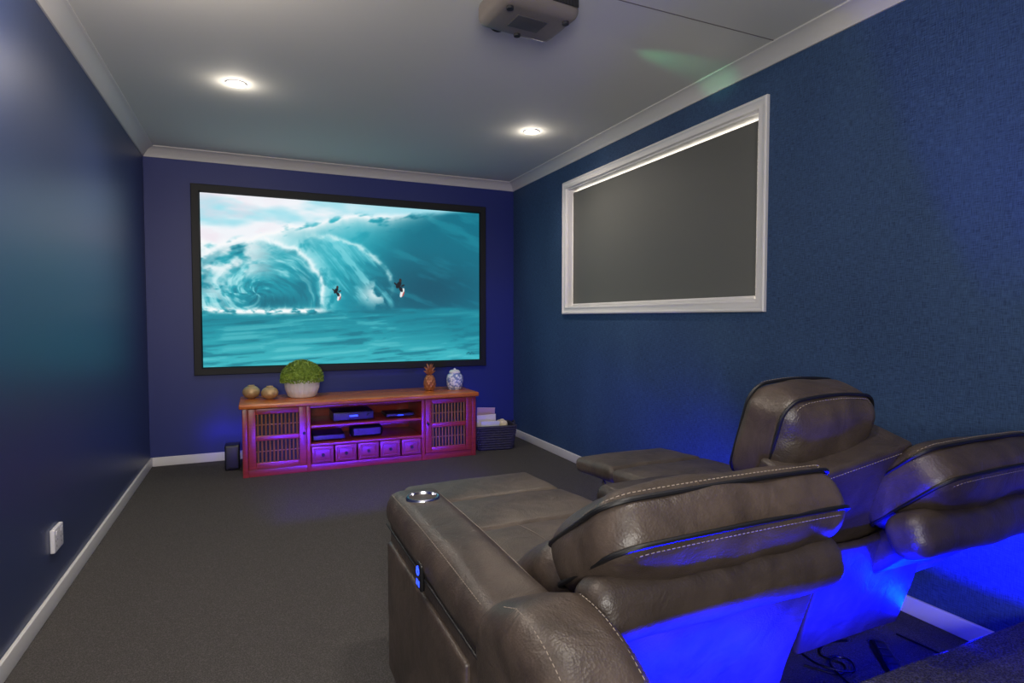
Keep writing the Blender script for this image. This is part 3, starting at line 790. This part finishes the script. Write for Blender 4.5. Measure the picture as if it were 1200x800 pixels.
# cables and a power board on the carpet behind the right seat
t = thing('power_board', 'black power board lying on the carpet behind the right seat', 'power board', (1.86, 1.20, 0))
Mb = Matrix.Translation((1.86, 1.20, 0)) @ Matrix.Rotation(.9, 4, 'Z')
b = NB(); bx(b, (-.10, -.024, 0), (.10, .024, .026), .006, Mb); mk('case', b, M['black'], t)
for k in range(4):
    b = NB(); bx(b, (-.085 + k * .044, -.015, .0255), (-.052 + k * .044, .015, .0275), .001, Mb); mk('socket', b, M['dgrey'], t)
def cable(pts, label, r=.0034):
    P = [Vector(p) for p in pts]; out = []
    for i in range(len(P) - 1):
        p0 = P[max(i - 1, 0)]; p1 = P[i]; p2 = P[i + 1]; p3 = P[min(i + 2, len(P) - 1)]
        for k in range(8):
            s = k / 8
            out.append(.5 * ((2 * p1) + (p2 - p0) * s + (2 * p0 - 5 * p1 + 4 * p2 - p3) * s * s + (3 * p1 - p0 - 3 * p2 + p3) * s ** 3))
    out.append(P[-1])
    b = NB(); tube(b, out, r, 8); tag(mk('power_cable', b, M['black']), label, 'cable', 'cables behind the sofa')
cable([(1.60, 1.30, .005), (1.66, 1.22, .005), (1.72, 1.25, .005), (1.70, 1.32, .005), (1.78, 1.36, .005), (1.86, 1.34, .005)], 'black cable looped beside the left end of the power board')
cable([(1.60, 1.12, .005), (1.66, 1.06, .005), (1.76, 1.03, .005), (1.94, 1.05, .005), (2.06, 1.12, .005), (2.06, 1.30, .005)], 'black cable running along the foot of the carpeted riser')
cable([(1.64, 1.36, .014), (1.63, 1.27, .016), (1.69, 1.20, .016), (1.74, 1.24, .016), (1.72, 1.28, .014), (1.66, 1.25, .016), (1.64, 1.16, .005)], 'black cable coiled over the others beneath the centre console')

# ------------------------------------------------------------------ lights
def light(kind, loc, energy, color, size=.1, sy=None, target=None, spot=None, blend=1.0, spread=None):
    d = bpy.data.lights.new('lamp', kind); d.energy = energy; d.color = color
    if kind == 'AREA':
        d.size = size
        if sy: d.shape = 'RECTANGLE'; d.size_y = sy
        if spread: d.spread = math.radians(spread)
    else: d.shadow_soft_size = size
    if kind == 'SPOT':
        d.spot_size = math.radians(spot or 120); d.spot_blend = blend
    o = bpy.data.objects.new('lamp', d); COL.objects.link(o); o.location = loc
    if target is not None:
        o.rotation_euler = (Vector(target) - Vector(loc)).to_track_quat('-Z', 'Y').to_euler()
    return o
WARM = (1, .90, .78)
light('SPOT', (-.07, 3.53, 2.365), 44, WARM, .04, target=(-.07, 3.53, 0), spot=168)
light('SPOT', (1.74, 3.62, 2.365), 38, WARM, .04, target=(1.74, 3.62, 0), spot=160)
light('POINT', (-.07, 3.53, 2.335), 1.2, WARM, .03)
light('POINT', (1.74, 3.62, 2.335), 1.1, WARM, .03)
light('POINT', (-.34, 2.08, 2.20), 22, (1, .86, .74), .06)  # added point fill without a fixture, for the sheen on the left wall
light('SPOT', (-.35, 1.75, 2.365), 20, WARM, .04, target=(-.35, 1.75, 0), spot=150)
light('SPOT', (.70, .8, 2.365), 48, WARM, .04, target=(.95, 1.2, 0), spot=86)
light('SPOT', (1.32, 2.30, 2.26), 8, (.1, 1, .45), .01, target=(2.12, 2.38, H), spot=22, blend=1)  # added green spot standing in for a faint reflection on the ceiling
# added soft fill behind the camera, aimed up at the ceiling on the left
light('AREA', (-.3, -.8, 1.3), 68, (1, .95, .87), .8, target=(-.25, 1.3, 2.4))
# blue LEDs beneath the sofa
BLUE = (.0, .002, 1)
light('AREA', (.84, .80, .27), 38, BLUE, .60, .05, target=(.84, 1.02, .46))
light('AREA', (1.88, 1.16, .195), 95, BLUE, .5, .05, target=(1.92, 1.16, 1.0))
light('AREA', (1.54, .97, .205), 10, BLUE, .40, .04, target=(1.56, 1.18, .40))
light('AREA', (1.62, 2.05, .10), 4, BLUE, .4, .1, target=(1.62, 2.2, 1.0))
light('AREA', (1.90, 1.95, .16), 4.5, (.02, .03, 1), .5, .05, target=(2.26, 3.4, .50), spread=90)
# added blue fills: sofa LED glow ahead of footrests, unseen backlight behind the cabinet
light('AREA', (.78, 3.0, .10), 5.5, (.07, .012, 1), 1.4, .03, target=(.78, 4.5, .11), spread=34)
light('AREA', (.78, 4.94, .22), 1.8, (.02, .02, 1), 2.3, .04, target=(.78, 5.09, .23))

W = bpy.data.worlds.new('World'); SC.world = W; W.use_nodes = True
W.node_tree.nodes['Background'].inputs[0].default_value = (.02, .02, .03, 1)

# ------------------------------------------------------------------ camera
cd = bpy.data.cameras.new('camera'); cam = bpy.data.objects.new('camera', cd); COL.objects.link(cam)
cd.sensor_width = 36; cd.lens = 20.52; cd.clip_start = .02
cam.location = (0, 0, 1.12)
cam.rotation_euler = (math.radians(90 - 2.3), 0, math.radians(-23.8))
SC.camera = cam
